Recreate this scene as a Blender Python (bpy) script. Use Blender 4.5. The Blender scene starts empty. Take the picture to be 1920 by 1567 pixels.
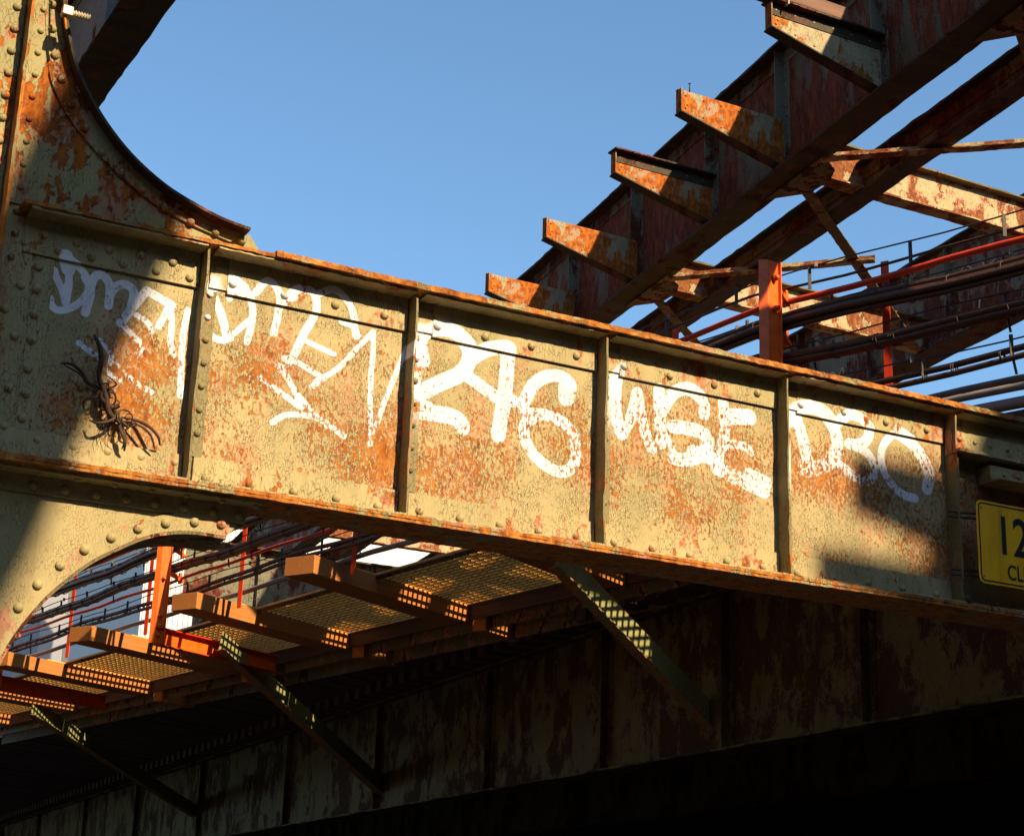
import bpy, bmesh, math, random
import numpy as np
from mathutils import Vector, Matrix
random.seed(7); rng = np.random.default_rng(7)
SC = bpy.context.scene
COL = SC.collection
EYE = 1.6                      # eye height of the photographer above the road
# ------------------------------------------------------------------ camera
FPX = 3233.0
zen = np.array([360., 10280., -FPX]); zen /= np.linalg.norm(zen)
_f = np.array([0, 0, -1.]); _y = _f - zen * _f.dot(zen); _y /= np.linalg.norm(_y); _x = np.cross(_y, zen)
RW = np.array([_x, _y, zen])
cam = bpy.data.cameras.new('camera'); co = bpy.data.objects.new('camera', cam); COL.objects.link(co)
cam.sensor_width = 36; cam.lens = FPX / 1920 * 36; cam.clip_start = 0.05; cam.clip_end = 3000
co.matrix_world = Matrix.Translation((0, 0, EYE)) @ Matrix([list(r) for r in RW]).to_4x4()
SC.camera = co
# ------------------------------------------------------------------ light
SUN_AZ, SUN_EL = 138.5, 36.0
W = bpy.data.worlds.new('World'); SC.world = W; W.use_nodes = True
nt = W.node_tree; nt.nodes.clear()
sky = nt.nodes.new('ShaderNodeTexSky'); sky.sky_type = 'NISHITA'; sky.sun_disc = False
sky.sun_elevation = math.radians(SUN_EL); sky.sun_rotation = math.radians(SUN_AZ)
sky.air_density = 1.0; sky.dust_density = 0.5; sky.ozone_density = 2.2
bg = nt.nodes.new('ShaderNodeBackground'); bg.inputs['Strength'].default_value = 0.092
wo = nt.nodes.new('ShaderNodeOutputWorld')
tint = nt.nodes.new('ShaderNodeMix'); tint.data_type = 'RGBA'; tint.blend_type = 'MULTIPLY'; tint.inputs[0].default_value = 1.0
tint.inputs[7].default_value = (.82, 1.0, 1.03, 1); nt.links.new(sky.outputs[0], tint.inputs[6]); nt.links.new(tint.outputs[2], bg.inputs[0]); nt.links.new(bg.outputs[0], wo.inputs[0])
sl = bpy.data.lights.new('sun', 'SUN'); sl.energy = 5.0; sl.angle = math.radians(0.9); sl.color = (1.0, .76, .46)
so = bpy.data.objects.new('sun', sl); COL.objects.link(so)
_a, _e = math.radians(SUN_AZ), math.radians(SUN_EL)
so.rotation_euler = Vector((math.sin(_a)*math.cos(_e), math.cos(_a)*math.cos(_e), math.sin(_e))).to_track_quat('Z', 'Y').to_euler()
SC.view_settings.view_transform = 'Standard'; SC.view_settings.look = 'None'
SC.view_settings.exposure = 1.15; SC.view_settings.gamma = 1.0
SC.render.engine = 'CYCLES'
# ------------------------------------------------------------------ survey: sight lines met with the real planes of the place
def ray(px, py): return RW @ np.array([px - 960, -(py - 783.5), -FPX])
def onz(px, py, h):
    d = ray(px, py); return d * (h / d[2])
def azd(a):
    a = math.radians(a); return np.array([math.sin(a), math.cos(a), 0.])
class Frame:
    """local x along azimuth, local y to its left, z up; origin p (relative to the eye)"""
    def __init__(s, p, az):
        s.p = np.array(p, float); s.b = azd(az); s.n = np.array([-s.b[1], s.b[0], 0]); s.az = az
    def hit(s, px, py, off=0.0):          # local (x, z) where the sight line meets the plane y = off
        d = ray(px, py); t = (s.p.dot(s.n) + off) / d.dot(s.n); q = d * t - s.p
        return float(q.dot(s.b)), float(q[2])
    def w(s, x, y, z=0): return s.p + s.b * x + s.n * y + np.array([0, 0, z])
    def loc(s, q): q = np.array(q, float) - s.p; return float(q.dot(s.b)), float(q.dot(s.n)), float(q[2])
    def empty(s, name, **k):
        o = bpy.data.objects.new(name, None); COL.objects.link(o)
        o.location = Vector(s.p) + Vector((0, 0, EYE)); o.rotation_euler = (0, 0, math.radians(90 - s.az))
        tag(o, **k); return o
def tag(o, label=None, cat=None, group=None, kind=None):
    if label: o['label'] = label
    if cat: o['category'] = cat
    if group: o['group'] = group
    if kind: o['kind'] = kind
    return o
# ------------------------------------------------------------------ mesh builder
class MB:
    def __init__(s): s.v = []; s.f = []; s.sm = []; s.marks = []
    def cut(s): s.marks.append((len(s.v), len(s.f)))          # a new separate piece starts here
    def add(s, vs, fs, smooth=False):
        n = len(s.v); s.v += [tuple(map(float, p)) for p in vs]; s.f += [tuple(i + n for i in f) for f in fs]; s.sm += [smooth] * len(fs)
    def box(s, x0, x1, y0, y1, z0, z1):
        x0, x1 = sorted((x0, x1)); y0, y1 = sorted((y0, y1)); z0, z1 = sorted((z0, z1))
        s.add([(x, y, z) for z in (z0, z1) for y in (y0, y1) for x in (x0, x1)],
              [(0, 2, 3, 1), (4, 5, 7, 6), (0, 1, 5, 4), (2, 6, 7, 3), (0, 4, 6, 2), (1, 3, 7, 5)]); return s
    def rbox(s, x0, x1, y0, y1, z0, z1, jit=.0018, step=.03):      # long plate with an uneven, rust-eaten edge
        n = max(2, int((x1 - x0) / step)); vs = []; fs = []
        ph = rng.random(4) * 9
        for i in range(n + 1):
            x = x0 + (x1 - x0) * i / n
            for k, (y, z) in enumerate(((y0, z0), (y1, z0), (y1, z1), (y0, z1))):
                w_ = math.sin(x * 5 + ph[k]) * jit * .8
                vs.append((x, y + rng.normal() * jit + w_, z + rng.normal() * jit * .8 + math.sin(x * 3.3) * jit))
        for i in range(n):
            for k in range(4):
                a = i * 4 + k; b = i * 4 + (k + 1) % 4; fs.append((a, b, b + 4, a + 4))
        fs += [(0, 3, 2, 1), (n*4, n*4+1, n*4+2, n*4+3)]
        s.add(vs, fs); return s
    def beam(s, p0, p1, w, h, up=(0, 0, 1)):                         # rectangular bar between two points
        p0 = Vector(p0); p1 = Vector(p1); d = (p1 - p0).normalized(); u = Vector(up)
        r = d.cross(u).normalized(); u = r.cross(d).normalized()
        vs = [p + r * (a * w / 2) + u * (b * h / 2) for p in (p0, p1) for a, b in ((-1, -1), (1, -1), (1, 1), (-1, 1))]
        s.add(vs, [(0, 3, 2, 1), (4, 5, 6, 7), (0, 1, 5, 4), (1, 2, 6, 5), (2, 3, 7, 6), (3, 0, 4, 7)]); return s
    def tube(s, pts, r, n=8, caps=True):
        pts = [Vector(p) for p in pts]; vs = []; fs = []; m = len(pts)
        rr = r if isinstance(r, (list, tuple)) else [r] * m
        ref = None
        for i, p in enumerate(pts):
            d = (pts[min(i+1, m-1)] - pts[max(i-1, 0)]).normalized()
            if ref is None: ref = Vector((0, 0, 1)) if abs(d.z) < .9 else Vector((1, 0, 0))
            a = d.cross(ref).normalized(); b = a.cross(d).normalized(); ref = b
            for k in range(n):
                t = 2 * math.pi * k / n; vs.append(p + a * (math.cos(t) * rr[i]) + b * (math.sin(t) * rr[i]))
        for i in range(m - 1):
            for k in range(n): fs.append((i*n+k, i*n+(k+1) % n, (i+1)*n+(k+1) % n, (i+1)*n+k))
        if caps: fs += [tuple(range(n))[::-1], tuple((m-1)*n + k for k in range(n))]
        s.add(vs, fs, True); return s
    def prism(s, poly, y0, y1):                                      # outline in local x,z given a thickness in y
        n = len(poly); vs = [(x, y, z) for y in (y0, y1) for x, z in poly]
        fs = [tuple(range(n)), tuple(range(2*n-1, n-1, -1))] + [(i, i+n, (i+1) % n + n, (i+1) % n) for i in range(n)]
        s.add(vs, fs); return s
    def band(s, outer, inner, y0, y1):                               # curved plate between two equally long outlines
        n = len(outer); vs = []
        for y in (y0, y1):
            for (a, b), (c, d) in zip(outer, inner): vs += [(a, y, b), (c, y, d)]
        fs = []; o = 2 * n
        for i in range(n - 1):
            a = 2*i; fs += [(a, a+1, a+3, a+2), (a+o, a+2+o, a+3+o, a+1+o), (a, a+2, a+2+o, a+o), (a+1, a+1+o, a+3+o, a+3)]
        fs += [(0, o, o+1, 1), (2*n-2, 2*n-1, 2*n-1+o, 2*n-2+o)]
        s.add(vs, fs); return s
    def dome(s, c, nrm, r, hgt=.85, n=10):
        c = Vector(c); z = Vector(nrm).normalized(); x = z.orthogonal().normalized(); y = z.cross(x); vs = []; fs = []
        rings = [(1.0, 0), (.93, .35), (.7, .7), (.38, .92)]
        for a, h in rings:
            for k in range(n):
                t = 2*math.pi*k/n; vs.append(c + (x*math.cos(t) + y*math.sin(t))*(r*a) + z*(r*hgt*h))
        vs.append(c + z * (r * hgt))
        for i in range(3):
            for k in range(n): fs.append((i*n+k, i*n+(k+1) % n, (i+1)*n+(k+1) % n, (i+1)*n+k))
        fs += [(3*n+k, 3*n+(k+1) % n, 4*n) for k in range(n)]
        s.add(vs, fs, True); return s
    def build(s, name, mat, parent=None, bevel=0, paint=False, **k):
        me = bpy.data.meshes.new(name); me.from_pydata(s.v, [], s.f)
        me.polygons.foreach_set('use_smooth', s.sm)
        bm = bmesh.new(); bm.from_mesh(me); bmesh.ops.recalc_face_normals(bm, faces=bm.faces)
        bmesh.ops.triangulate(bm, faces=[f for f in bm.faces if len(f.verts) > 8]); bm.to_mesh(me); bm.free()
        if paint: spray(me)
        me.materials.append(mat); o = bpy.data.objects.new(name, me); COL.objects.link(o)
        if parent is not None: o.parent = parent
        if bevel:
            m = o.modifiers.new('bevel', 'BEVEL'); m.width = bevel; m.segments = 2; m.limit_method = 'ANGLE'
        if k: tag(o, **k)
        return o
def build_each(mb, name, mat, parent, **k):                          # one object for each marked piece
    ms = [(0, 0)] + [m for m in mb.marks if m != (0, 0)] + [(len(mb.v), len(mb.f))]; out = []
    for (v0, f0), (v1, f1) in zip(ms, ms[1:]):
        if v1 == v0: continue
        p = MB(); p.v = mb.v[v0:v1]; p.f = [tuple(i - v0 for i in f) for f in mb.f[f0:f1]]; p.sm = mb.sm[f0:f1]
        out.append(p.build(name, mat, parent, **k))
    return out
def smooth_pts(pts, n=6):                                            # Catmull-Rom through the points
    P = [np.array(p, float) for p in pts]; P = [2*P[0]-P[1]] + P + [2*P[-1]-P[-2]]; out = []
    for i in range(1, len(P) - 2):
        for k in range(n):
            t = k / n; a, b, c, d = P[i-1], P[i], P[i+1], P[i+2]
            out.append(.5*((2*b) + (c-a)*t + (2*a-5*b+4*c-d)*t*t + (3*b-3*c+d-a)*t**3))
    out.append(P[-2]); return [tuple(p) for p in out]
# ------------------------------------------------------------------ materials
AK = .62                                                             # overall albedo level, set with the exposure
class NT:
    def __init__(s, name):
        s.m = bpy.data.materials.new(name); s.m.use_nodes = True; s.t = s.m.node_tree; s.t.nodes.clear()
        s.out = s.n('ShaderNodeOutputMaterial'); s.b = s.n('ShaderNodeBsdfPrincipled'); s.l(s.b.outputs[0], s.out.inputs[0])
        s.tc = s.n('ShaderNodeTexCoord').outputs['Object']
    def n(s, t, **k):
        o = s.t.nodes.new(t)
        for a, b in k.items(): setattr(o, a, b)
        return o
    def l(s, a, b): s.t.links.new(a, b)
    def put(s, sock, v):
        if hasattr(v, 'links'): s.l(v, sock)
        elif isinstance(v, tuple) and len(v) == 3 and sock.type == 'RGBA': sock.default_value = (*[c * AK for c in v], 1)
        else: sock.default_value = v
    def mapping(s, scale=(1, 1, 1), loc=(0, 0, 0), src=None):
        o = s.n('ShaderNodeMapping'); s.put(o.inputs[0], src or s.tc); o.inputs['Scale'].default_value = scale; o.inputs['Location'].default_value = loc; return o.outputs[0]
    def noise(s, vec, scale, detail=4, rough=.55, dist=0):
        o = s.n('ShaderNodeTexNoise'); s.l(vec, o.inputs['Vector']); o.inputs['Scale'].default_value = scale
        o.inputs['Detail'].default_value = detail; o.inputs['Roughness'].default_value = rough; o.inputs['Distortion'].default_value = dist
        return o.outputs['Fac']
    def vor(s, vec, scale):
        o = s.n('ShaderNodeTexVoronoi', feature='DISTANCE_TO_EDGE'); s.l(vec, o.inputs['Vector']); o.inputs['Scale'].default_value = scale; return o.outputs['Distance']
    def math(s, op, a, b=0., c=0.):
        o = s.n('ShaderNodeMath', operation=op); s.put(o.inputs[0], a); s.put(o.inputs[1], b); s.put(o.inputs[2], c); return o.outputs[0]
    def step(s, v, a, b, lo=0., hi=1.):
        o = s.n('ShaderNodeMapRange', interpolation_type='SMOOTHSTEP'); s.put(o.inputs[0], v)
        for i, x in enumerate((a, b, lo, hi)): s.put(o.inputs[i+1], x)
        return o.outputs[0]
    def mix(s, f, a, b):
        o = s.n('ShaderNodeMix', data_type='RGBA'); s.put(o.inputs[0], f); s.put(o.inputs[6], a); s.put(o.inputs[7], b); return o.outputs[2]
    def ramp(s, v, stops):
        o = s.n('ShaderNodeValToRGB'); s.l(v, o.inputs[0]); e = o.color_ramp.elements
        while len(e) < len(stops): e.new(.5)
        for i, (p, c) in enumerate(stops): e[i].position = p; e[i].color = (*[q * AK for q in c], 1)
        return o.outputs[0]
    def bump(s, h, dist=.004, strength=1.):
        o = s.n('ShaderNodeBump'); o.inputs['Distance'].default_value = dist; o.inputs['Strength'].default_value = strength; s.l(h, o.inputs['Height']); s.l(o.outputs[0], s.b.inputs['Normal'])
    def sep(s):
        o = s.n('ShaderNodeSeparateXYZ'); s.l(s.tc, o.inputs[0]); return o.outputs
RUST = [(.25, (.07, .018, .004)), (.38, (.27, .08, .012)), (.50, (.52, .18, .026)), (.72, (.74, .38, .10))]
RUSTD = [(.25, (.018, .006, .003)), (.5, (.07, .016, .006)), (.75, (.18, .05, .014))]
def peel(name, paint, thr=.60, patch=9., zone=1.6, pink=.05, rust=RUST, crack=60., crackw=.05, streak=.55, zramp=None, graffiti=False, paint2=None, rough=.7, bumpd=.003, pinkc=(.58, .25, .14), speck=False):
    """flaking paint over pink primer over rust"""
    t = NT(name); v = t.mapping((1, 1, streak))
    big = t.noise(t.mapping((1, 1, .8), (3.1, 0, 1.7)), zone, 3, .5)
    fine = t.noise(v, patch, 9, .68, .4)
    val = t.math('ADD', t.math('MULTIPLY', fine, .62), t.math('MULTIPLY', big, .38))
    if zramp:
        z = t.sep()[2]; o = t.n('ShaderNodeFloatCurve'); 
        lo, hi, pts = zramp; zz = t.step(z, lo, hi); mr = t.n('ShaderNodeMapRange'); t.l(z, mr.inputs[0])
        mr.inputs[1].default_value = lo; mr.inputs[2].default_value = hi
        t.l(mr.outputs[0], o.inputs[1]); cv = o.mapping.curves[0]
        while len(cv.points) < len(pts): cv.points.new(.5, .5)
        for p, (a, b) in zip(cv.points, pts): p.location = (a, b)
        o.mapping.update()
        val = t.math('ADD', val, t.math('MULTIPLY', t.math('SUBTRACT', o.outputs[0], .5), .3))
    sp = t.noise(t.mapping((1, 1, .7), (7, 2, 1)), 55, 4, .6)          # small pits and specks
    val2 = t.math('ADD', val, t.math('MULTIPLY', t.math('SUBTRACT', sp, .5), .18))
    rm = t.step(val2, thr - .004, thr + .012)
    if speck:
        rm = t.math('MAXIMUM', rm, t.step(t.noise(t.mapping((1, 1, .45), (4, 1, 9)), 120, 2, .5), .665, .685))
    pm = t.step(t.math('ADD', val2, t.math('MULTIPLY', t.math('SUBTRACT', t.noise(v, 5., 4), .5), .25)), thr - pink, thr - pink + .03)
    wob = t.n('ShaderNodeVectorMath', operation='ADD'); t.l(t.mapping((1, 1, .36)), wob.inputs[0])
    nz = t.n('ShaderNodeTexNoise'); t.l(t.tc, nz.inputs[0]); nz.inputs['Scale'].default_value = 30; nz.inputs['Detail'].default_value = 3
    sc = t.n('ShaderNodeVectorMath', operation='SCALE'); t.l(nz.outputs['Color'], sc.inputs[0]); sc.inputs['Scale'].default_value = .025; t.l(sc.outputs[0], wob.inputs[1])
    cr = t.step(t.vor(wob.outputs[0], crack), 0., crackw)             # 0 on a crack
    crk = t.math('MAXIMUM', cr, t.step(t.noise(t.tc, 7., 3), .38, .62, 0., .9))
    pc = t.mix(t.step(t.noise(v, 2.4, 5, .6), .35, .68), paint, paint2 or tuple(c * .78 for c in paint))
    pc = t.mix(t.math('MULTIPLY', t.step(t.noise(v, 14, 6, .65), .5, .75), .35), pc, tuple(min(1, c * 1.25) for c in paint))
    st_ = t.step(t.noise(t.mapping((13, 13, .9), (2, 5, 3)), 1., 5, .6), .52, .80)
    pc = t.mix(t.math('MULTIPLY', st_, .32), pc, (.30, .16, .06) if paint[0] > .3 else tuple(c * .6 for c in paint))
    rc = t.ramp(t.noise(v, 16, 8, .7), rust)
    pk = t.mix(t.step(t.noise(v, 22, 4), .45, .6), pinkc, tuple(c * .75 for c in pinkc))
    base = t.mix(crk, tuple(c * .28 for c in paint), pc)
    col = t.mix(pm, base, pk); col = t.mix(rm, col, rc)
    rgh = t.step(rm, 0, 1, rough, .92)
    h = t.math('ADD', t.math('MULTIPLY', t.math('SUBTRACT', 1., rm), .8), t.math('MULTIPLY', crk, .5))
    h = t.math('ADD', h, t.math('MULTIPLY', t.noise(v, 70, 5, .7), .6)); h = t.math('SUBTRACT', h, t.math('MULTIPLY', pm, .2))
    h = t.math('ADD', h, t.math('MULTIPLY', t.noise(v, 4, 2), .9))
    if graffiti:
        at = t.n('ShaderNodeAttribute', attribute_name='spray'); g = at.outputs['Fac']
        sp2 = t.noise(t.tc, 320, 2, .6)
        g = t.step(t.math('ADD', g, t.math('MULTIPLY', t.math('SUBTRACT', sp2, .5), .5)), .36, .62)
        gm = t.math('MULTIPLY', g, t.math('SUBTRACT', 1., t.step(val2, thr + .008, thr + .022)))
        gm = t.math('MULTIPLY', gm, t.step(crk, .05, .5, .55, 1.)); gm = t.math('MULTIPLY', gm, t.step(t.noise(t.tc, 9, 6, .7), .30, .52, .72, 1.))
        col = t.mix(gm, col, (1.1, 1.12, 1.2)); h = t.math('ADD', h, t.math('MULTIPLY', gm, .15))
    t.l(col, t.b.inputs['Base Color']); t.l(rgh, t.b.inputs['Roughness']); t.b.inputs['Specular IOR Level'].default_value = .3
    t.bump(h, bumpd); return t.m
OLIVE = (.46, .395, .195); OLIVE2 = (.62, .505, .26)
M = {}
M['web'] = peel('peeling_olive_paint', OLIVE, .574, 58., 2.4, .038, paint2=OLIVE2, graffiti=True, crack=95, crackw=.07, speck=True,
                zramp=(2.1, 3.3, [(0, .50), (.12, .57), (.35, .65), (.58, .64), (.74, .50), (.85, .38), (1, .34)]), pinkc=(.70, .37, .20))
M['plate'] = peel('olive_paint_plate', OLIVE, .578, 12., 2.2, .03, paint2=OLIVE2, graffiti=True, crack=60)
M['stiff'] = peel('shade_darkened_stiffener_paint', (.27, .235, .11), .585, 12., 2.2, .03, paint2=(.33, .27, .13), graffiti=True, crack=60)  # olive darkened to put the shade of the side faces into the colour
M['gusset'] = peel('olive_paint_gusset', (.37, .33, .15), .54, 8., 2.6, .025, crack=55, paint2=(.45, .40, .18), rust=[(.25, (.05, .013, .006)), (.42, (.20, .045, .006)), (.56, (.50, .14, .010)), (.8, (.75, .32, .04))])
M['cleanplate'] = peel('olive_paint_sound', (.46, .40, .19), .62, 8., 1.5, .05, crack=90, crackw=.03, paint2=(.52, .43, .22))
M['archangle'] = peel('olive_paint_arch_angle', (.46, .40, .19), .555, 9., 2.5, .05, crack=90, crackw=.03, paint2=(.52, .43, .22), pinkc=(.66, .33, .20))
M['edge'] = peel('rusty_flange_paint', (.40, .34, .15), .47, 14., 3., .03, crack=60, paint2=(.36, .26, .10))
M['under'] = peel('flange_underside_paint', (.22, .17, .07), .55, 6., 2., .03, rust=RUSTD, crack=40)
M['girder'] = peel('maroon_rust_girder', (.20, .17, .085), .475, 3.4, 1.1, .03, rust=[(.25, (.035, .008, .006)), (.42, (.15, .03, .010)), (.58, (.30, .07, .020)), (.8, (.46, .18, .06))], crack=30, streak=.35, pinkc=(.30, .09, .06), bumpd=.006)
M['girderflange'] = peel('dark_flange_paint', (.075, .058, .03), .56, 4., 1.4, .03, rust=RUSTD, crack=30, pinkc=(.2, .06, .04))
M['stringer'] = peel('dark_olive_stringer', (.26, .25, .17), .53, 4., 1.3, .03, rust=[(.25, (.03, .008, .006)), (.45, (.11, .025, .012)), (.7, (.26, .08, .03))], crack=30, streak=.45, pinkc=(.22, .07, .05), bumpd=.005)
M['fin'] = peel('orange_rust_fin', (.50, .42, .25), .47, 7., 3., .03, rust=[(.25, (.10, .02, .008)), (.45, (.40, .10, .010)), (.6, (.70, .22, .02)), (.8, (.78, .38, .10))], crack=40, pinkc=(.6, .26, .14))
M['finpale'] = peel('cream_paint_fin', (.62, .55, .33), .55, 7., 2., .03, rust=RUST, crack=40)
M['pale'] = peel('pale_blue_paint', (.42, .45, .44), .60, 7., 2., .02, rust=RUSTD, crack=30, streak=.25)
M['beam'] = peel('cream_rust_beam', (.62, .50, .28), .50, 5., 1.8, .03, rust=[(.25, (.07, .018, .008)), (.5, (.26, .08, .022)), (.75, (.55, .24, .08))], crack=40, streak=.7)
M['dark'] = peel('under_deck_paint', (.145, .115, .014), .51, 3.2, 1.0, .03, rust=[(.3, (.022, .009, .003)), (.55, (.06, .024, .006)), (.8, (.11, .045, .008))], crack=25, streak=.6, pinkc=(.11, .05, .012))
M['brace'] = peel('green_brace_paint', (.44, .44, .18), .66, 6., 1.5, .03, crack=40, crackw=.03)
M['braceedge'] = peel('rusty_brace_edge', (.35, .31, .13), .52, 6., 1.5, .03, crack=40)
def plain(name, c, rough=.6, var=.15, scale=6., bump=.0, c2=None, streak=1., metal=0.):
    t = NT(name); v = t.mapping((1, 1, streak)); n = t.noise(v, scale, 6, .6)
    t.l(t.mix(t.step(n, .3, .7), tuple(x * (1 - var) for x in c) if c2 is None else c2, c), t.b.inputs['Base Color'])
    t.b.inputs['Roughness'].default_value = rough; t.b.inputs['Metallic'].default_value = metal
    if bump: t.bump(t.noise(v, scale * 6, 5, .65), bump)
    return t.m
def orange(name, c):
    t = NT(name); n = t.noise(t.tc, 9, 7, .65); chips = t.step(t.noise(t.tc, 26, 6, .7), .68, .70)
    col = t.mix(t.step(n, .35, .7), c, tuple(x * .72 for x in c)); col = t.mix(chips, col, (.12, .03, .012))
    t.l(col, t.b.inputs['Base Color']); t.b.inputs['Roughness'].default_value = .42; t.bump(t.noise(t.tc, 60, 4), .0012); return t.m
M['orange'] = orange('orange_safety_paint', (1.25, .20, .014))
M['red'] = orange('red_orange_paint', (1.05, .085, .018))
def wood(name, c, c2, scale=3.):
    t = NT(name); o = t.n('ShaderNodeMapping'); t.l(t.tc, o.inputs[0]); o.inputs['Scale'].default_value = (.5, 9, 9)
    n = t.noise(o.outputs[0], scale, 8, .65, .6); n2 = t.noise(t.tc, 2.2, 3)
    col = t.mix(t.step(n, .3, .72), c2, c); col = t.mix(t.math('MULTIPLY', t.step(n2, .4, .7), .3), col, tuple(x * .7 for x in c))
    t.l(col, t.b.inputs['Base Color']); t.b.inputs['Roughness'].default_value = .72; t.bump(n, .003); return t.m
M['tie'] = wood('tan_tie', (.70, .26, .05), (.56, .19, .036))
M['plank'] = wood('weathered_plank', (.30, .14, .075), (.12, .05, .028), 2.)
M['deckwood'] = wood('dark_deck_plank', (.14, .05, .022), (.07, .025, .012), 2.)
M['grate'] = plain('ochre_grating', (1.3, .80, .20), .6, .3, 8)
M['cable'] = plain('brown_black_cable', (.12, .055, .032), .5, .4, 20, .001)
M['wire'] = plain('dark_wire', (.06, .045, .03), .6, .4, 20)
M['tangle'] = plain('rusty_wire', (.10, .05, .028), .8, .5, 40, .002)
M['clip'] = plain('grey_clip', (.22, .18, .14), .5, .3, 20)
M['conduit'] = plain('grey_conduit', (.42, .38, .36), .45, .25, 8)
M['porcelain'] = plain('cream_porcelain', (.72, .62, .42), .35, .25, 12)
M['facade'] = plain('grey_render', (.42, .42, .46), .85, .08, 1.5)
M['ribbed'] = plain('white_ribbed_metal', (.82, .80, .80), .6, .08, 3)
M['whitewall'] = plain('white_plaster', (.86, .84, .82), .8, .06, .6)
M['frame'] = plain('pale_window_frame', (.55, .58, .62), .5, .1, 3)
M['asphalt'] = plain('asphalt', (.05, .048, .046), .9, .3, 3, .004)
M['brick'] = plain('dark_brick', (.10, .05, .035), .9, .4, 4, .004)
def glass():
    t = NT('window_glass'); t.b.inputs['Base Color'].default_value = (.05, .07, .08, 1); t.b.inputs['Roughness'].default_value = .08; t.b.inputs['Specular IOR Level'].default_value = .8; return t.m
M['glass'] = glass()
def signmat():
    t = NT('yellow_sign_sheet'); n = t.noise(t.tc, 5, 6, .6); sp = t.math('MAXIMUM', t.step(t.noise(t.tc, 60, 5, .7), .63, .68), t.math('MULTIPLY', t.step(t.noise(t.mapping((9, 9, .8)), 1., 6, .7), .48, .75), .55))
    col = t.mix(t.step(n, .3, .7), (1.6, .82, .02), (1.45, .70, .02)); col = t.mix(sp, col, (.45, .28, .04)); t.l(col, t.b.inputs['Base Color']); t.b.inputs['Roughness'].default_value = .38; return t.m
M['sign'] = signmat(); M['black'] = plain('black_lettering', (.02, .018, .015), .5, .3, 20)
M['chrome'] = plain('bolt_steel', (.5, .45, .35), .4, .2, 20)
# ================================================================== ground and far setting
g = MB(); g.add([(-700, -300, 0), (700, -300, 0), (700, 1200, 0), (-700, 1200, 0)], [(0, 1, 2, 3)]); g.build('ground', M['asphalt'], kind='structure')
# ================================================================== the foreground portal girder (frame A)
A = Frame((0.02068, 8.65135, 0), 62.8)
px = lambda l, off=0.: [A.hit(*p, off) for p in l]
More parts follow.
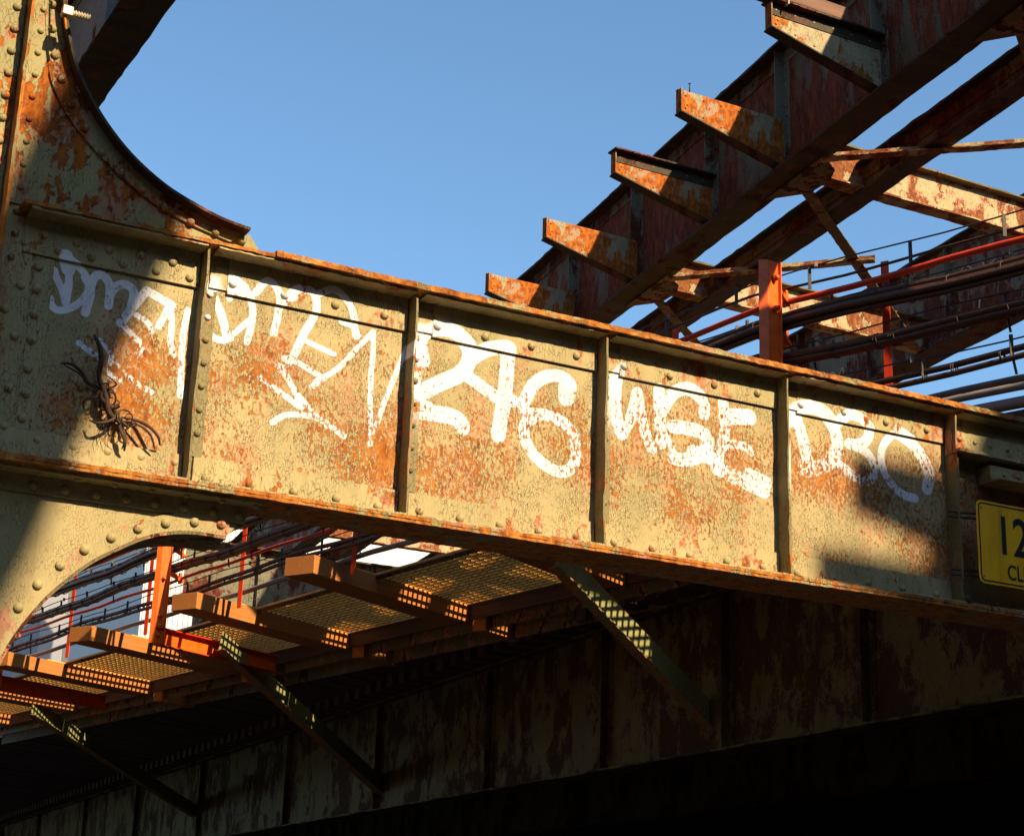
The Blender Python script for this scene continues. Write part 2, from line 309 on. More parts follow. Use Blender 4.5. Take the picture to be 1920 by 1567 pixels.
# graffiti strokes, surveyed on the web plane: (points, width in photo pixels, strength)
G = [
 # first tag, left panel
 ([(122,482),(128,505)],24,1), ([(129,505),(129,530),(124,566)],15,1), ([(100,508),(108,525),(117,545),(123,568)],14,1), ([(100,508),(101,514)],18,1), ([(134,490),(152,505),(166,528),(162,552),(140,574),(112,582),(98,574),(94,560)],14,1),
 ([(160,520),(170,545),(160,586)],17,1), ([(166,552),(176,522),(190,515),(204,530),(206,552),(203,573)],17,1), ([(207,552),(220,536),(238,534),(251,548),(246,575)],17,1),
 ([(226,606),(250,575),(275,545)],17,1), ([(275,545),(322,572)],17,1), ([(318,573),(305,598),(297,612)],14,.9), ([(320,573),(322,610),(320,640),(325,665)],13,.9),
 ([(255,590),(277,605),(284,622)],11,.9), ([(226,606),(250,630),(266,648),(254,668)],12,.85), ([(352,582),(343,630),(340,680),(338,742)],13,.95),
 ([(148,643),(190,674)],13,.8), ([(188,637),(205,660)],9,.8), ([(209,668),(206,705),(224,712)],11,.8), ([(216,680),(248,711)],8,.8), ([(255,718),(284,736)],12,.85),
 # second tag, second panel
 ([(405,533),(432,530),(452,545)],30,.9), ([(386,540),(402,560),(415,590),(425,630)],17,1), ([(386,598),(393,625),(412,638),(432,634)],14,1), ([(432,545),(430,560)],16,.6),
 ([(450,540),(468,558),(474,590),(463,642)],14,1), ([(440,625),(465,602)],12,.9), ([(478,550),(500,528),(520,548),(522,585),(513,625)],15,1), ([(522,580),(545,550),(560,542)],16,.8),
 ([(545,560),(575,545),(590,560),(590,590),(570,625),(550,668)],16,1), ([(590,555),(625,545),(655,575),(668,630)],17,.7), ([(575,640),(600,652),(626,664)],11,1),
 ([(533,672),(553,677),(607,710)],12,1), ([(607,708),(584,726)],11,1), ([(592,715),(632,692),(668,655),(700,622)],11,.95), ([(640,603),(662,612),(672,628)],13,.8),
 ([(700,622),(699,670),(695,715),(694,832)],11,1), ([(695,830),(715,770),(737,713),(755,670)],11,1), ([(755,670),(772,640)],14,.8),
 ([(522,685),(540,710),(567,763)],13,.85), ([(487,707),(525,735),(565,765)],12,.95), ([(560,740),(590,775),(613,800)],9,.9), ([(511,792),(530,780),(556,777),(600,786),(645,818)],12,1), ([(553,672),(528,690)],12,.8),
 # 246
 ([(792,676),(788,655),(786,640)],30,1), ([(784,640),(800,620),(842,620),(874,645),(880,672),(864,700),(825,718),(788,738),(776,752),(780,768),(805,774),(835,778),(858,786),(868,800)],30,1), ([(776,750),(800,768)],34,1),
 ([(880,675),(912,656),(948,652)],27,1), ([(952,655),(950,700),(945,750),(934,815)],29,1), ([(868,700),(900,722),(932,745),(962,752)],24,1),
 ([(1066,742),(1070,722),(1052,706),(1024,706),(1000,722),(980,758)],24,1), ([(1062,728),(1062,746)],32,1),
 ([(985,775),(1008,776),(1040,783),(1072,808),(1080,850),(1068,880),(1040,882),(1004,856),(984,822),(985,795),(1008,778)],22,1),
 # w r g e
 ([(1158,692),(1153,735),(1156,780),(1166,812)],26,1), ([(1166,812),(1182,785),(1194,738)],22,1), ([(1196,736),(1202,780),(1212,818),(1222,840)],22,.95), ([(1236,732),(1237,775),(1240,830)],24,1),
 ([(1238,775),(1262,738),(1290,730),(1318,752),(1320,776)],24,1), ([(1238,795),(1255,830),(1262,845)],13,.85), ([(1262,800),(1285,802),(1318,812),(1328,832),(1310,855),(1280,862),(1262,858)],26,.95),
 ([(1356,756),(1360,790),(1356,830),(1345,858)],22,1), ([(1360,780),(1405,782)],30,1), ([(1362,832),(1395,836),(1408,848)],17,1), ([(1300,848),(1345,860)],28,1),
 ([(1345,877),(1390,900),(1432,920)],28,.95), ([(1404,890),(1436,905)],26,1),
 # D 3 0
 ([(1482,790),(1480,775)],22,.9), ([(1480,772),(1505,764),(1540,772),(1562,800),(1570,835),(1556,866),(1525,880),(1512,882)],26,1), ([(1494,785),(1506,825),(1516,872)],24,1), ([(1510,876),(1522,878)],32,1),
 ([(1572,790),(1590,778),(1618,790),(1630,812),(1616,832),(1592,832)],21,1), ([(1592,832),(1625,848),(1640,876),(1634,898),(1612,900),(1576,872)],19,1),
 ([(1680,808),(1658,832),(1652,862),(1664,896),(1690,925),(1716,934)],17,1), ([(1680,810),(1706,828),(1730,858),(1742,890),(1738,915)],24,1),
 # small faded strokes
 ([(30,285),(38,300)],22,.9),
]
_seg = []
for pts, wd, st in G:
    q = px(smooth_pts(pts, 4)) if len(pts) > 2 else px(pts)
    m = A.w(*[q[0][0], 0, q[0][1]]); sc = np.linalg.norm(m) / FPX * 1.04
    for i in range(len(q) - 1): _seg.append((*q[i], *q[i+1], wd * sc * (.48 if wd >= 20 else .44), st))
_seg = np.array(_seg)
def spray(me):
    n = len(me.vertices); c = np.empty(n * 3, np.float32); me.vertices.foreach_get('co', c); c = c.reshape(-1, 3)
    X, Z = c[:, 0], c[:, 2]; best = np.zeros(n, np.float32)
    for x0, z0, x1, z1, r, st in _seg:
        m = (X > min(x0, x1) - 2*r) & (X < max(x0, x1) + 2*r) & (Z > min(z0, z1) - 2*r) & (Z < max(z0, z1) + 2*r) & (c[:, 1] < .05)
        if not m.any(): continue
        xx, zz = X[m], Z[m]; dx, dz = x1-x0, z1-z0; L = dx*dx + dz*dz + 1e-9
        t = np.clip(((xx-x0)*dx + (zz-z0)*dz) / L, 0, 1); d = np.hypot(xx-x0-t*dx, zz-z0-t*dz) / r
        best[m] = np.maximum(best[m], np.clip((1.34 - d) / .60, 0, 1) * st)
    a = me.attributes.new('spray', 'FLOAT', 'POINT'); a.data.foreach_set('value', best)
def grid(mb, x0, x1, z0, z1, y, step):
    nx = max(1, int((x1-x0)/step)); nz = max(1, int((z1-z0)/step))
    vs = [(x0+(x1-x0)*i/nx, y, z0+(z1-z0)*j/nz) for j in range(nz+1) for i in range(nx+1)]
    fs = [(j*(nx+1)+i, j*(nx+1)+i+1, (j+1)*(nx+1)+i+1, (j+1)*(nx+1)+i) for j in range(nz) for i in range(nx)]
    mb.add(vs, fs)
def plate(mb, x0, x1, z0, z1, y0, y1, step):      # plate whose face is fine enough to carry the spray paint
    grid(mb, x0, x1, z0, z1, y0, step); mb.box(x0, x1, y0 + .0005, y1, z0, z1)
eA = A.empty('portal_girder', label='olive riveted portal girder covered in white spray tags, crossing the foreground', cat='girder')
eA.location.z = 0
# keep local z measured from the eye: parts hang from the empty at road level
class _A: pass
def bA(mb, name, mat, **k):
    o = mb.build(name, mat, eA, **k); o.location.z = EYE; return o
ST = [-1.76, -.645, .49, 1.685, 2.93, 4.15, 5.4]
XR = 7.5; ZB, ZT = 2.075, 3.285
w_ = MB(); plate(w_, -2.74, 3.05, ZB, ZT, 0, .014, .0062); w_.box(3.05, XR, 0, .014, ZB, ZT); w_.box(-3.6, -2.74, 0, .014, 1.0, 7.5)
bA(w_, 'web', M['web'], paint=True)
# top flange: cover plates
f = MB(); f.rbox(-1.43, XR, -.150, .15, 3.262, 3.280); f.rbox(-1.43, XR, -.143, .14, 3.2805, 3.296)
f.rbox(-2.66, -1.43, -.135, .135, 3.262, 3.280)
bA(f, 'top_flange', M['edge'])
f = MB(); f.rbox(-3.6, XR, -.163, .20, 2.0466, 2.064, .0012); f.rbox(-3.6, XR, -.160, .19, 2.030, 2.0475, .0012)
bA(f, 'bottom_flange', M['edge'])
# angle irons: outstanding legs lie under / over the flange plates, standing legs in one length per panel
edges = [-2.62] + ST
for i in range(len(edges)):
    a = edges[i] + (.045 if i else 0); b = (edges[i+1] - .012) if i + 1 < len(edges) else XR
    t = MB(); plate(t, a + .09 if i else a, b, 3.068, 3.247, -.016, -.0005, .0065)
    t.rbox(a, b, -.125, -.0165, 3.2475, 3.2615)
    if i: t.box(a, a + .0895, -.011, -.0005, 3.085, 3.2)
    z1 = 3.125
    bA(t, 'top_angle', M['plate'], paint=True)
    t = MB(); t.rbox(a, b, -.015, -.0005, 2.079, 2.222, .0016); t.rbox(a, b, -.14, -.0155, 2.0645, 2.0785, .0012)
    bA(t, 'bottom_angle', M['plate'], paint=True)
# stiffeners
for i, s in enumerate(ST):
    t = MB(); ofs = [0, .004, -.003, .006, 0, 0, 0][i]
    n = 26; vs = []; fs = []
    for k in range(n + 1):
        z = 2.081 + (3.243 - 2.081) * k / n; wv = math.sin(k * .6 + i) * .003 + rng.normal() * .0012
        if i == 3: wv += .012 * max(0, 1 - k / 6.)
        for xx, yy in ((-.006, 0), (.006, 0), (.006, -.105), (-.006, -.105)):
            vs.append((s + xx + wv * (1 if yy else .2), yy - .001 + (rng.normal() * .0015 if yy else 0), z))
    for k in range(n):
        for q in range(4): a_ = 4*k+q; b_ = 4*k+(q+1) % 4; fs.append((a_, b_, b_+4, a_+4))
    fs += [(0, 3, 2, 1), (4*n, 4*n+1, 4*n+2, 4*n+3)]
    t.add(vs, fs)
    t.box(s + .0065, s + .085, -.0085, -.0008, 2.225, 3.066)
    for z in np.arange(2.34, 3.05, .118): t.dome((s + .052, -.008, z), (0, -1, 0), .0185)
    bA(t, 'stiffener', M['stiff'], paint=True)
# rivets of the two chords
t = MB()
for i in range(1, len(edges)):
    a = edges[i]; b = edges[i+1] if i + 1 < len(edges) else XR
    for k in range(4 if i < 5 else 5):
        x = a + .16 + k * ((b - a) - .22) / 3.3
        if x < b - .05 and x < 4.3: t.cut(); t.dome((x, -.0155, 3.128 + rng.normal()*.003), (0, -1, 0), .024)
    for k in range(5):
        x = a + .11 + k * ((b - a) - .16) / 4.3
        if x < b - .03 and x < 4.3: t.cut(); t.dome((x, -.0145, 2.128 + rng.normal()*.003), (0, -1, 0), .024)
for l in ([(108,471),(170,484),(230,497),(291,510),(354,523)], [(80,443),(143,457),(203,470),(262,481),(322,494)]):
    for p in px(l): t.cut(); t.dome((p[0], -.0155, p[1]), (0, -1, 0), .023)
for l in ([(47,457),(38,536),(26,631),(15,728),(7,800)], [(72,501),(68,543),(64,590),(58,638),(52,692),(47,738),(41,784)], [(68,825),(136,838),(200,848),(263,858),(326,868)], [(8,580)]):
    for p in px(l): t.cut(); t.dome((p[0], -.005, p[1]), (0, -1, 0), .023)
for o in build_each(t, 'rivet', M['plate'], eA, paint=True): o.location.z = EYE
# splice plate lines at the left end
t = MB(); s0 = A.hit(58, 600)[0]; t.box(s0 - .012, s0 + .075, -.0045, -.0006, 2.225, 3.066); t.box(-2.74, s0 - .03, -.008, -.0006, 2.225, 3.24)
bA(t, 'splice_plate', M['plate'], paint=True)
# right end: connection angles
t = MB(); t.rbox(2.915, 5.3, -.075, -.017, 3.012, 3.140); t.rbox(2.915, 5.3, -.15, -.017, 2.992, 3.0115); t.box(3.17, 5.3, -.12, -.0155, 2.86, 2.95); t.box(3.17, 5.3, -.2, -.0155, 2.846, 2.8595)
for x in (2.98, 3.1, 3.22, 3.36): t.dome((x, -.075, 3.09), (0, -1, 0), .018)
for x in (3.28, 3.4): t.dome((x, -.12, 2.905), (0, -1, 0), .016)
bA(t, 'connection_angle', M['plate'], paint=True)
# --- upper knee gusset with its curved flange
oc_px = [(116,-160),(117,-60),(118,10),(125,60),(140,130),(165,185),(200,240),(250,300),(310,350),(370,390),(420,414),(466,428)]
ic_px = [(80,-160),(81,-60),(83,10),(90,130),(108,185),(130,225),(165,270),(200,308),(240,345),(290,385),(345,417),(430,455)]
oc = smooth_pts(px(oc_px, -.13), 4)
gy = [(x, z) for x, z in smooth_pts(px([(105,-160),(107,-60),(110,10),(116,60),(131,130),(156,188),(190,246),(238,306),(298,360),(358,398),(408,424),(459,443)]), 4)]
poly = gy + px([(468,440),(487,472)]) + [(-1.47, 3.283), (-2.735, 3.283), (-2.735, gy[0][1])]
t = MB(); t.prism(poly, 0.0, .014); bA(t, 'knee_gusset', M['gusset'])
ic = smooth_pts(px(ic_px), 4)
t = MB(); t.band(gy, ic, -.014, -.0006)
riv = [(98,12),(97,57),(102,107),(114,152),(133,198),(157,243),(190,288),(226,326),(265,360),(307,391),(356,418),(403,437),(452,453)]
for p in px(riv): t.dome((p[0], -.0135, p[1]), (0, -1, 0), .0225)
bA(t, 'curved_angle', M['gusset'])
t = MB()
nn = len(gy)
def off_curve(c, d):                      # shift an outline sideways
    out = []
    for i in range(len(c)):
        a = np.array(c[max(i-1, 0)]); b = np.array(c[min(i+1, len(c)-1)]); v = (b-a)/np.linalg.norm(b-a); out.append((c[i][0]-v[1]*d, c[i][1]+v[0]*d))
    return out
t.band(off_curve(gy, .001), off_curve(gy, .015), -.085, .13); bA(t, 'curved_flange', M['girderflange'])  # dark paint stands in for the shade on the curve's inner side
# column: outstanding leg and riveted faces
t = MB(); t.rbox(-2.742, -2.722, -.14, -.0006, 0, 1) if False else None
def vleg(mb, x, y0, y1, z0, z1, th=.016):
    n = int((z1 - z0) / .05); vs = []; fs = []
    for k in range(n + 1):
        z = z0 + (z1-z0)*k/n; j = rng.normal(size=2)*.0016
        for xx, yy in ((-th/2, y1), (th/2, y1), (th/2, y0), (-th/2, y0)): vs.append((x + xx + j[0], yy + (j[1] if yy == y0 else 0), z))
    for k in range(n):
        for q in range(4): a_ = 4*k+q; b_ = 4*k+(q+1) % 4; fs.append((a_, b_, b_+4, a_+4))
    fs += [(0, 3, 2, 1), (4*n, 4*n+1, 4*n+2, 4*n+3)]; mb.add(vs, fs)
vleg(t, -2.735, -.14, -.0006, 2.07, 7.5); bA(t, 'column_leg', M['edge'])
t = MB(); t.box(-3.05, -2.752, -.020, -.0006, 2.07, 7.5); t.box(-2.72, -2.605, -.010, -.0006, 3.30, 7.5)
for k in range(40):
    z = 3.0 + k * .118; t.dome((-2.79 + (k % 2) * .0, -.02, z), (0, -1, 0), .0225); t.dome((-2.90, -.02, z + .06), (0, -1, 0), .0225); t.dome((-2.665, -.010, z + .03), (0, -1, 0), .017)
bA(t, 'column_plate', M['gusset'])
t = MB(); vleg(t, -3.06, -.14, .14, -EYE, 7.5); t.box(-3.04, -2.76, .10, .12, -EYE, 7.5); t.box(-3.60, -3.08, .0145, .03, -EYE, 7.5); t.box(-3.6, -3.06, -.001, .0143, -EYE, 1.0)
bA(t, 'column_web', M['edge'])
# --- lower arch bracket
lo = px([(-120,1460),(-60,1330),(-20,1265),(0,1232),(20,1197),(50,1157),(83,1120),(117,1090),(167,1053),(217,1028),(267,1007),(317,997),(367,997),(423,1006)])
li = px([(-160,1400),(-110,1280),(-50,1200),(-8,1155),(10,1135),(33,1107),(60,1083),(83,1063),(118,1038),(165,1012),(217,990),(283,970),(350,963),(432,970)])
lo, li = smooth_pts(lo, 3), smooth_pts(li, 3)
tip = A.hit(463, 968)
t = MB(); t.prism(lo + [tip, (tip[0], 2.029), (-3.6, 2.029), (-3.6, lo[0][1])], 0, .014); bA(t, 'arch_plate', M['cleanplate'])
t = MB(); t.band(lo, li, -.013, -.0006)
for p in px([(-10,1205),(33,1140),(69,1097),(111,1061),(157,1032),(207,1009),(257,992),(309,982),(363,980),(413,984)]): t.dome((p[0], -.0125, p[1]), (0, -1, 0), .024)
bA(t, 'arch_angle', M['archangle'])
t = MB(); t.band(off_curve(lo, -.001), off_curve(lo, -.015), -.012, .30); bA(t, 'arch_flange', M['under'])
t = MB(); zl = A.hit(460, 970)[1]; t.rbox(-3.6, tip[0] - .01, -.014, -.0006, 1.935, 2.0135); t.rbox(-3.6, tip[0] + .04, -.12, -.0145, 2.0145, 2.0292)
for l in ([(-5,884),(62,898),(122,909),(180,918),(236,926),(290,936),(344,945),(398,952),(446,960)],):
    for p in px(l): t.dome((p[0], -.0135, 1.968), (0, -1, 0), .0225)
for x in np.arange(-2.6, -1.2, .17):
    t.dome((x, -.075, 2.0145), (0, 0, -1), .018)
bA(t, 'lower_angle', M['cleanplate'])
# ================================================================== things on the portal
# clearance sign
Sg = Frame(A.w(2.972, -.2, 2.19), 62.8); es = Sg.empty('clearance_sign', label='yellow bridge clearance sign bolted to the right end of the tagged girder', cat='sign')
def rrect(x0, x1, z0, z1, r, n=5):
    o = []
    for cx, cz, a0 in ((x1-r, z1-r, 0), (x0+r, z1-r, 90), (x0+r, z0+r, 180), (x1-r, z0+r, 270)):
        for k in range(n+1): a = math.radians(a0 + 90*k/n); o.append((cx + r*math.cos(a), cz + r*math.sin(a)))
    return o
SWd, SHt = .92, .50
t = MB(); t.prism(rrect(0, SWd, 0, SHt, .04), 0, .004); t.build('panel', M['sign'], es)
t = MB(); o_ = rrect(.012, SWd-.012, .012, SHt-.012, .032); i_ = rrect(.021, SWd-.021, .021, SHt-.021, .025); t.band(o_ + o_[:1], i_ + i_[:1], -.0012, -.0004); t.build('border', M['black'], es)
def text(s, x, z, size, parent, mat, yoff=-.0015, name='lettering', sx=1.):
    c = bpy.data.curves.new(name, 'FONT'); c.body = s; c.size = size; c.extrude = .0006; c.offset = size*.012
    o = bpy.data.objects.new('tmp', c); COL.objects.link(o); bpy.context.view_layer.update()
    me = bpy.data.meshes.new_from_object(o.evaluated_get(bpy.context.evaluated_depsgraph_get())); bpy.data.objects.remove(o)
    r = bpy.data.objects.new(name, me); COL.objects.link(r); me.materials.clear(); me.materials.append(mat)
    r.parent = parent; r.location = (x, yoff, z); r.rotation_euler = (math.radians(90), 0, 0); r.scale = (sx, 1, 1); return r
text("12'", .135, .195, .33, es, M['black'], sx=.82); text('CLEARANCE', .215, .045, .128, es, M['black'], sx=.80)
t = MB()
for p in ((.035, .455), (.035, .045)): t.dome((p[0], -.0005, p[1]), (0, -1, 0), .008)
t.build('bolt', M['chrome'], es)
t = MB()
for z in (.405, .435, .055, .085): t.tube([(-.11, .12, z), (-.02, .10, z), (.2, .03, z), (.9, .03, z)], .007)
t.build('mounting_rod', M['wire'], es)
# twisted wire
Tw = Frame(A.w(-2.33, -.03, 2.3), 62.8); et = Tw.empty('wire_tangle', label='dark knot of twisted rusty wires hanging against the first girder panel', cat='wire tangle')
def wloc(l, offs):
    out = []
    for (p, q), o in zip(l, offs): x, z = A.hit(p, q, o); out.append(Tw.loc(A.w(x, o, z)))
    return out
t = MB()
def strand(l, r, o=-.05):
    offs = [o - .03*math.sin(i*1.3) for i in range(len(l))]
    P = smooth_pts(wloc(l, offs), 6); n = len(P)
    t.tube(P, [r * .74 * (.55 + .6 * math.sin(math.pi * (i + .5) / n)) for i in range(n)], 6)
strand([(177,628),(187,650),(190,675),(186,705),(192,740)], .015); strand([(186,640),(192,668),(184,700),(200,745)], .009)
strand([(114,681),(135,683),(152,697),(165,718),(188,730),(205,760)], .011); strand([(120,684),(148,700),(170,722),(196,740)], .006)
strand([(185,705),(198,740),(205,775),(225,790),(240,800)], .017); strand([(205,715),(190,745),(215,770),(205,790),(230,800)], .012)
strand([(157,768),(158,752),(175,745),(200,748),(190,765)], .008); strand([(168,788),(185,793),(212,786),(222,770)], .009)
strand([(300,834),(296,818),(280,800),(255,788),(228,782)], .010); strand([(290,842),(282,815),(262,798),(236,790)], .008)
strand([(233,845),(234,825),(226,805),(222,785)], .011); strand([(228,842),(236,820),(228,800),(215,775)], .007)
for k in range(18):
    u = rng.random(); cx, cy = 183 + 55*u + rng.normal()*5, 712 + 85*u + rng.normal()*5; R = 6 + rng.random()*11; a0 = rng.random()*6.3
    strand([(cx + R*math.cos(a0+j*1.1)*(1+.3*rng.normal()), cy + R*math.sin(a0+j*1.1)*(1+.3*rng.normal())) for j in range(5)], .003 + .0035*rng.random(), -.045 + rng.normal()*.018)
for k in range(5):
    strand([(205+rng.normal()*8, 790), (185+k*6, 805+rng.random()*15), (180+k*9, 830+rng.random()*10)], .002, -.02)
t.build('twisted_strands', M['tangle'], et)
# porcelain insulator
Ti = Frame(A.w(*[A.hit(116, 22, -.16)[0], -.16, A.hit(116, 22, -.16)[1]]), 62.8); ei = Ti.empty('insulator', label='small cream ribbed insulator with a hanging wire at the top of the curved gusset', cat='insulator')
def iloc(p, q, o=-.16): x, z = A.hit(p, q, o); return Ti.loc(A.w(x, o, z))
t = MB(); a, b = iloc(116, 20), iloc(136, 26); t.beam(a, b, .05, .05); t.build('block', M['porcelain'], ei, bevel=.006)
t = MB(); b0, b1 = Vector(iloc(136, 26)), Vector(iloc(168, 35)); P = []; R = []
for k in range(40): P.append(b0.lerp(b1, k/39)); R.append(.013 + .008 * (.5 + .5*math.cos(k/39*2*math.pi*6)))
t.tube(P, R, 10); t.build('ribbed_shank', M['porcelain'], ei)
t = MB(); t.tube([iloc(127, -150), iloc(126, -40), iloc(125, 14)], .005); t.tube(smooth_pts([iloc(121, 30), iloc(123, 45), iloc(124, 56)]), .007); t.build('wire', M['braceedge'], ei)
# ================================================================== upper structure
HB, HT = 8.0, 9.42
def span_girder(fr, name, label, w, y_web, xs, x0, x1, zb=HB, zt=HT, mw='girder', mf='girderflange', group=None, lip=1, side=1, panel=.0):
    """plate girder: web, two flanges of width w reaching to local y = -w, stiffeners on the side named"""
    fr = Frame(fr.p + np.array([0, 0, zb]), fr.az); e = fr.empty(name, label=label, cat='girder', group=group)
    h = zt - zb
    t = MB(); t.box(x0, x1, y_web - .007, y_web + .007, .001, h - .001); t.build('web', M[mw], e)
    t = MB(); t.rbox(x0, x1, -w, 0, -.025, 0, .003, .12); t.build('bottom_flange', M[mf], e)
    t = MB(); t.rbox(x0, x1, -w, 0, h, h + .03, .003, .12); t.build('top_flange', M[mf], e)
    for z0, z1, nm in ((.001, .13, 'bottom_angle'), (h - .15, h - .001, 'top_angle')):
        t = MB(); y = y_web + side*.0075
        t.rbox(x0, x1, *sorted((y, y + side*.012)), z0, z1, .001, .1)
        if x1 < 60:
            for x in np.arange(max(x0, -9), min(x1, 6), .16): t.dome((x, y + side*.012, (z0+z1)/2), (0, side, 0), .018, n=6)
        t.build(nm, M['stringer' if mw == 'girder' else mw], e)
    for s in xs:
        t = MB(); y = y_web + side*.0205
        t.box(s - .11, s + .11, *sorted((y_web + side*.0078, y)), .135, h - .155)
        t.box(s - .007, s + .007, *sorted((y + side*.001, y + side*.11)), .005, h - .005)
        if -9 < s < 6:
            for z in np.arange(.2, h - .2, .11):
                for q in (-.06, .06): t.dome((s + q, y, z), (0, side, 0), .019, n=6)
        t.build('stiffener', M['stringer' if mw == 'girder' else mw], e)
    return e, fr
B1 = Frame((.84, 21.15, 0), -21.0)
XS1 = [-12.6, -10.6, -8.7, -6.87, -5.03, -3.43, -1.45, .51, 2.4, 4.3, 6.2, 8.2, 10.2, 12.2]
e1, fr1 = span_girder(B1, 'longitudinal_girder', 'big maroon and olive overhead girder with rusty triangular outriggers', .36, -.17, XS1[1:], -12.2, 26)
B1b = Frame(B1.w(0, -.91), -21.0)
span_girder(B1b, 'longitudinal_girder', 'next span of the overhead girder, passing over the street behind the sign', .36, -.17, [-12.9, -14.7, -16.5, -18.4, -19.2, -21.1, -23], -24, -12.25)
# fins on B1
def fin(i, s, mat, topfl=False):
    o = Frame((B1 if s > -12.2 else B1b).w(s, -.14, 8.0), 62.8 + 180)       # local x runs outward from the web, y to its left
    labels = {5: 'top', }
    e = o.empty('outrigger_bracket', label=FL[i], cat='bracket', group='triangular outriggers along the overhead girder')
    t = MB(); t.prism([(0, .04), (1.31, .345), (1.31, .60), (0, .60)], -.006, .006)
    for x in np.arange(.14, 1.27, .22): t.dome((x, .006, .55), (0, 1, 0), .014, n=6); t.dome((x, .006, .12 + x*.23), (0, 1, 0), .014, n=6)
    for x in (1.22,): t.dome((x, .006, .45), (0, 1, 0), .014, n=6)
    t.build('plate', M[mat], e)
    t = MB(); t.beam((0, 0, .022), (1.33, 0, .332), .13, .014); t.build('lower_flange', M['girderflange'], e)
    t = MB(); t.box(1.311, 1.323, -.05, .05, .345, .60) ; t.box(.0, 1.323, -.055, -.0065, .601, .613); t.build('end_angle', M['fin'], e)
    if topfl:
        t = MB(); t.rbox(0, 1.34, -.09, .09, .614, .632, .002); t.box(.0, 1.30, .0062, .014, .49, .598); t.build('top_flange', M['girderflange'], e)
    if i == 4: 
        t = MB(); t.tube([(1.19, 0, .60), (1.19, 0, .70)], .007); t.dome((1.19, 0, .70), (0, 0, 1), .014); t.build('bolt', M['tangle'], e)
    return o, e
FL = {0: 'triangular outrigger on the overhead girder, beyond the far end seen over the tagged girder', 1: 'orange rusty outrigger lowest in view, just above the tagged girder',
      2: 'orange rusty outrigger second from the bottom, with pale flakes at its tip', 3: 'cream and rust outrigger with a dark top flange, third from the bottom',
      4: 'mottled rusty outrigger fourth from the bottom with an upright bolt at its tip', 5: 'cream outrigger at the top of the photo carrying a weathered plank',
      6: 'outrigger above the frame nearest the camera', 7: 'outrigger overhead behind the plank-bearing one', 8: 'outrigger overhead above the tagged girder', 9: 'outrigger farther behind the camera', 10: 'outrigger hidden low behind the tagged girder', 11: 'outrigger overhead near the clearance sign', 12: 'outrigger high behind the photographer'}
for i, s, m, tf in ((0, 2.4, 'fin', False), (1, .51, 'fin', False), (2, -1.45, 'fin', False), (3, -3.43, 'fin', True), (4, -5.03, 'fin', False), (5, -6.87, 'finpale', True), (6, -8.7, 'fin', False), (7, -10.6, 'fin', False), (8, -14.7, 'fin', True), (9, -16.5, 'fin', False), (10, -18.4, 'fin', False), (11, -19.2, 'fin', False), (12, -21.1, 'fin', False)):
    fo, fe = fin(i, s, m, tf)
    if i == 5: F5 = fo
t = MB(); Pk = Frame(F5.w(0, 0, .633), F5.az); ep = Pk.empty('timber_plank', label='weathered brown plank lying on the topmost outrigger', cat='plank')
t = MB(); t.beam((.44, 0, .075), (1.56, 0, .085), .16, .145); t.build('plank', M['plank'], ep, bevel=.006)
t = MB(); t.beam((1.17, .09, -.05), (1.16, .09, .45), .05, .012); t.build('cream_strap', M['porcelain'], ep)
# B2 stringer
B2 = Frame((3.53, 17.78, 0), -21.0)
t2, fr2 = span_girder(Frame(B2.w(0, .22), -21.0), 'track_stringer', 'slimmer dark stringer running beside the big overhead girder', .24, -.12, [-5.03, -1.45, 2.4], -18, 26, 8.0, 8.32, mw='stringer')
# B3
B3 = Frame((5.43, 23.14, 0), -21.0)
e3, fr3 = span_girder(Frame(B3.w(0, .42), -21.0), 'far_overhead_girder', 'dark olive overhead girder at the right edge with faint white scribbles', .42, -.14, [-7.5, -5.6, -3.7, -1.8, .1, 2, 4, 6, 8.5, 11], -14, 26, 8.0, 9.34, mw='stringer')
B3f = Frame(B3.w(0, .42 - .14 + .012), -21.0)
t = MB()
for l in ([(1690,535),(1700,500),(1712,520),(1722,494),(1735,500)], [(1800,520),(1808,500),(1822,503),(1830,518)], [(1838,560),(1836,580),(1828,590)], [(1842,490),(1850,500),(1868,486)], [(1548,712),(1562,698),(1570,710),(1580,690),(1582,700)], [(1770,500),(1790,488)]):
    q = [B3f.hit(*p) for p in l]
    t.cut(); t.tube([(*(lambda r: (fr3.loc(B3f.w(r[0], .004, r[1]))))(r),) for r in smooth_pts(q, 4)], .011, 5)
build_each(t, 'scribble', M['whitewall'], e3)
# E girder upper left
Eg = Frame((-3.13, 13.51, 0), -28.5)
ee, frE = span_girder(Frame(Eg.w(0, .42), -28.5), 'overhead_girder_section', 'dark overhead girder with pale blue flaking web in the top left corner', .42, -.20, [-8, -5, -2, 1, 4], -22, 14, mw='pale')
# floor beams between B1 and B3
BL = {2.4: 'cream cross beam low behind the cables', -1.45: 'cream and rust cross beam behind the orange post', -5.03: 'cream and rust cross beam high on the right', -8.7: 'cross beam overhead at the top right corner', 6.2: 'cross beam seen low through the arch', 9.8: 'far cross beam seen low through the arch', 13.5: 'farthest cross beam beyond the arch', -12.6: 'cross beam overhead above the tagged girder'}
for s, lb in BL.items():
    a = B1.w(s, -.185, 8.0); fb = Frame(a, 62.8); L = 4.75
    e = fb.empty('floor_beam', label=lb, cat='beam', group='cross beams of the overhead span')
    q = fb.loc(B2.w(0, .1, 0) + B2.b * (s - B1.loc(B2.p)[0])); 
    t = MB(); t.box(.02, L, -.006, .006, .04, .46); t.build('web', M['beam'], e)
    t = MB(); t.rbox(.02, L, -.1, .1, .02, .039, .002, .08); t.build('bottom_flange', M['beam'], e)
    t = MB(); t.rbox(.02, L, -.1, .1, .461, .48, .002, .08); t.build('top_flange', M['under'], e)
pf = onz(335, 1128, 5.7)
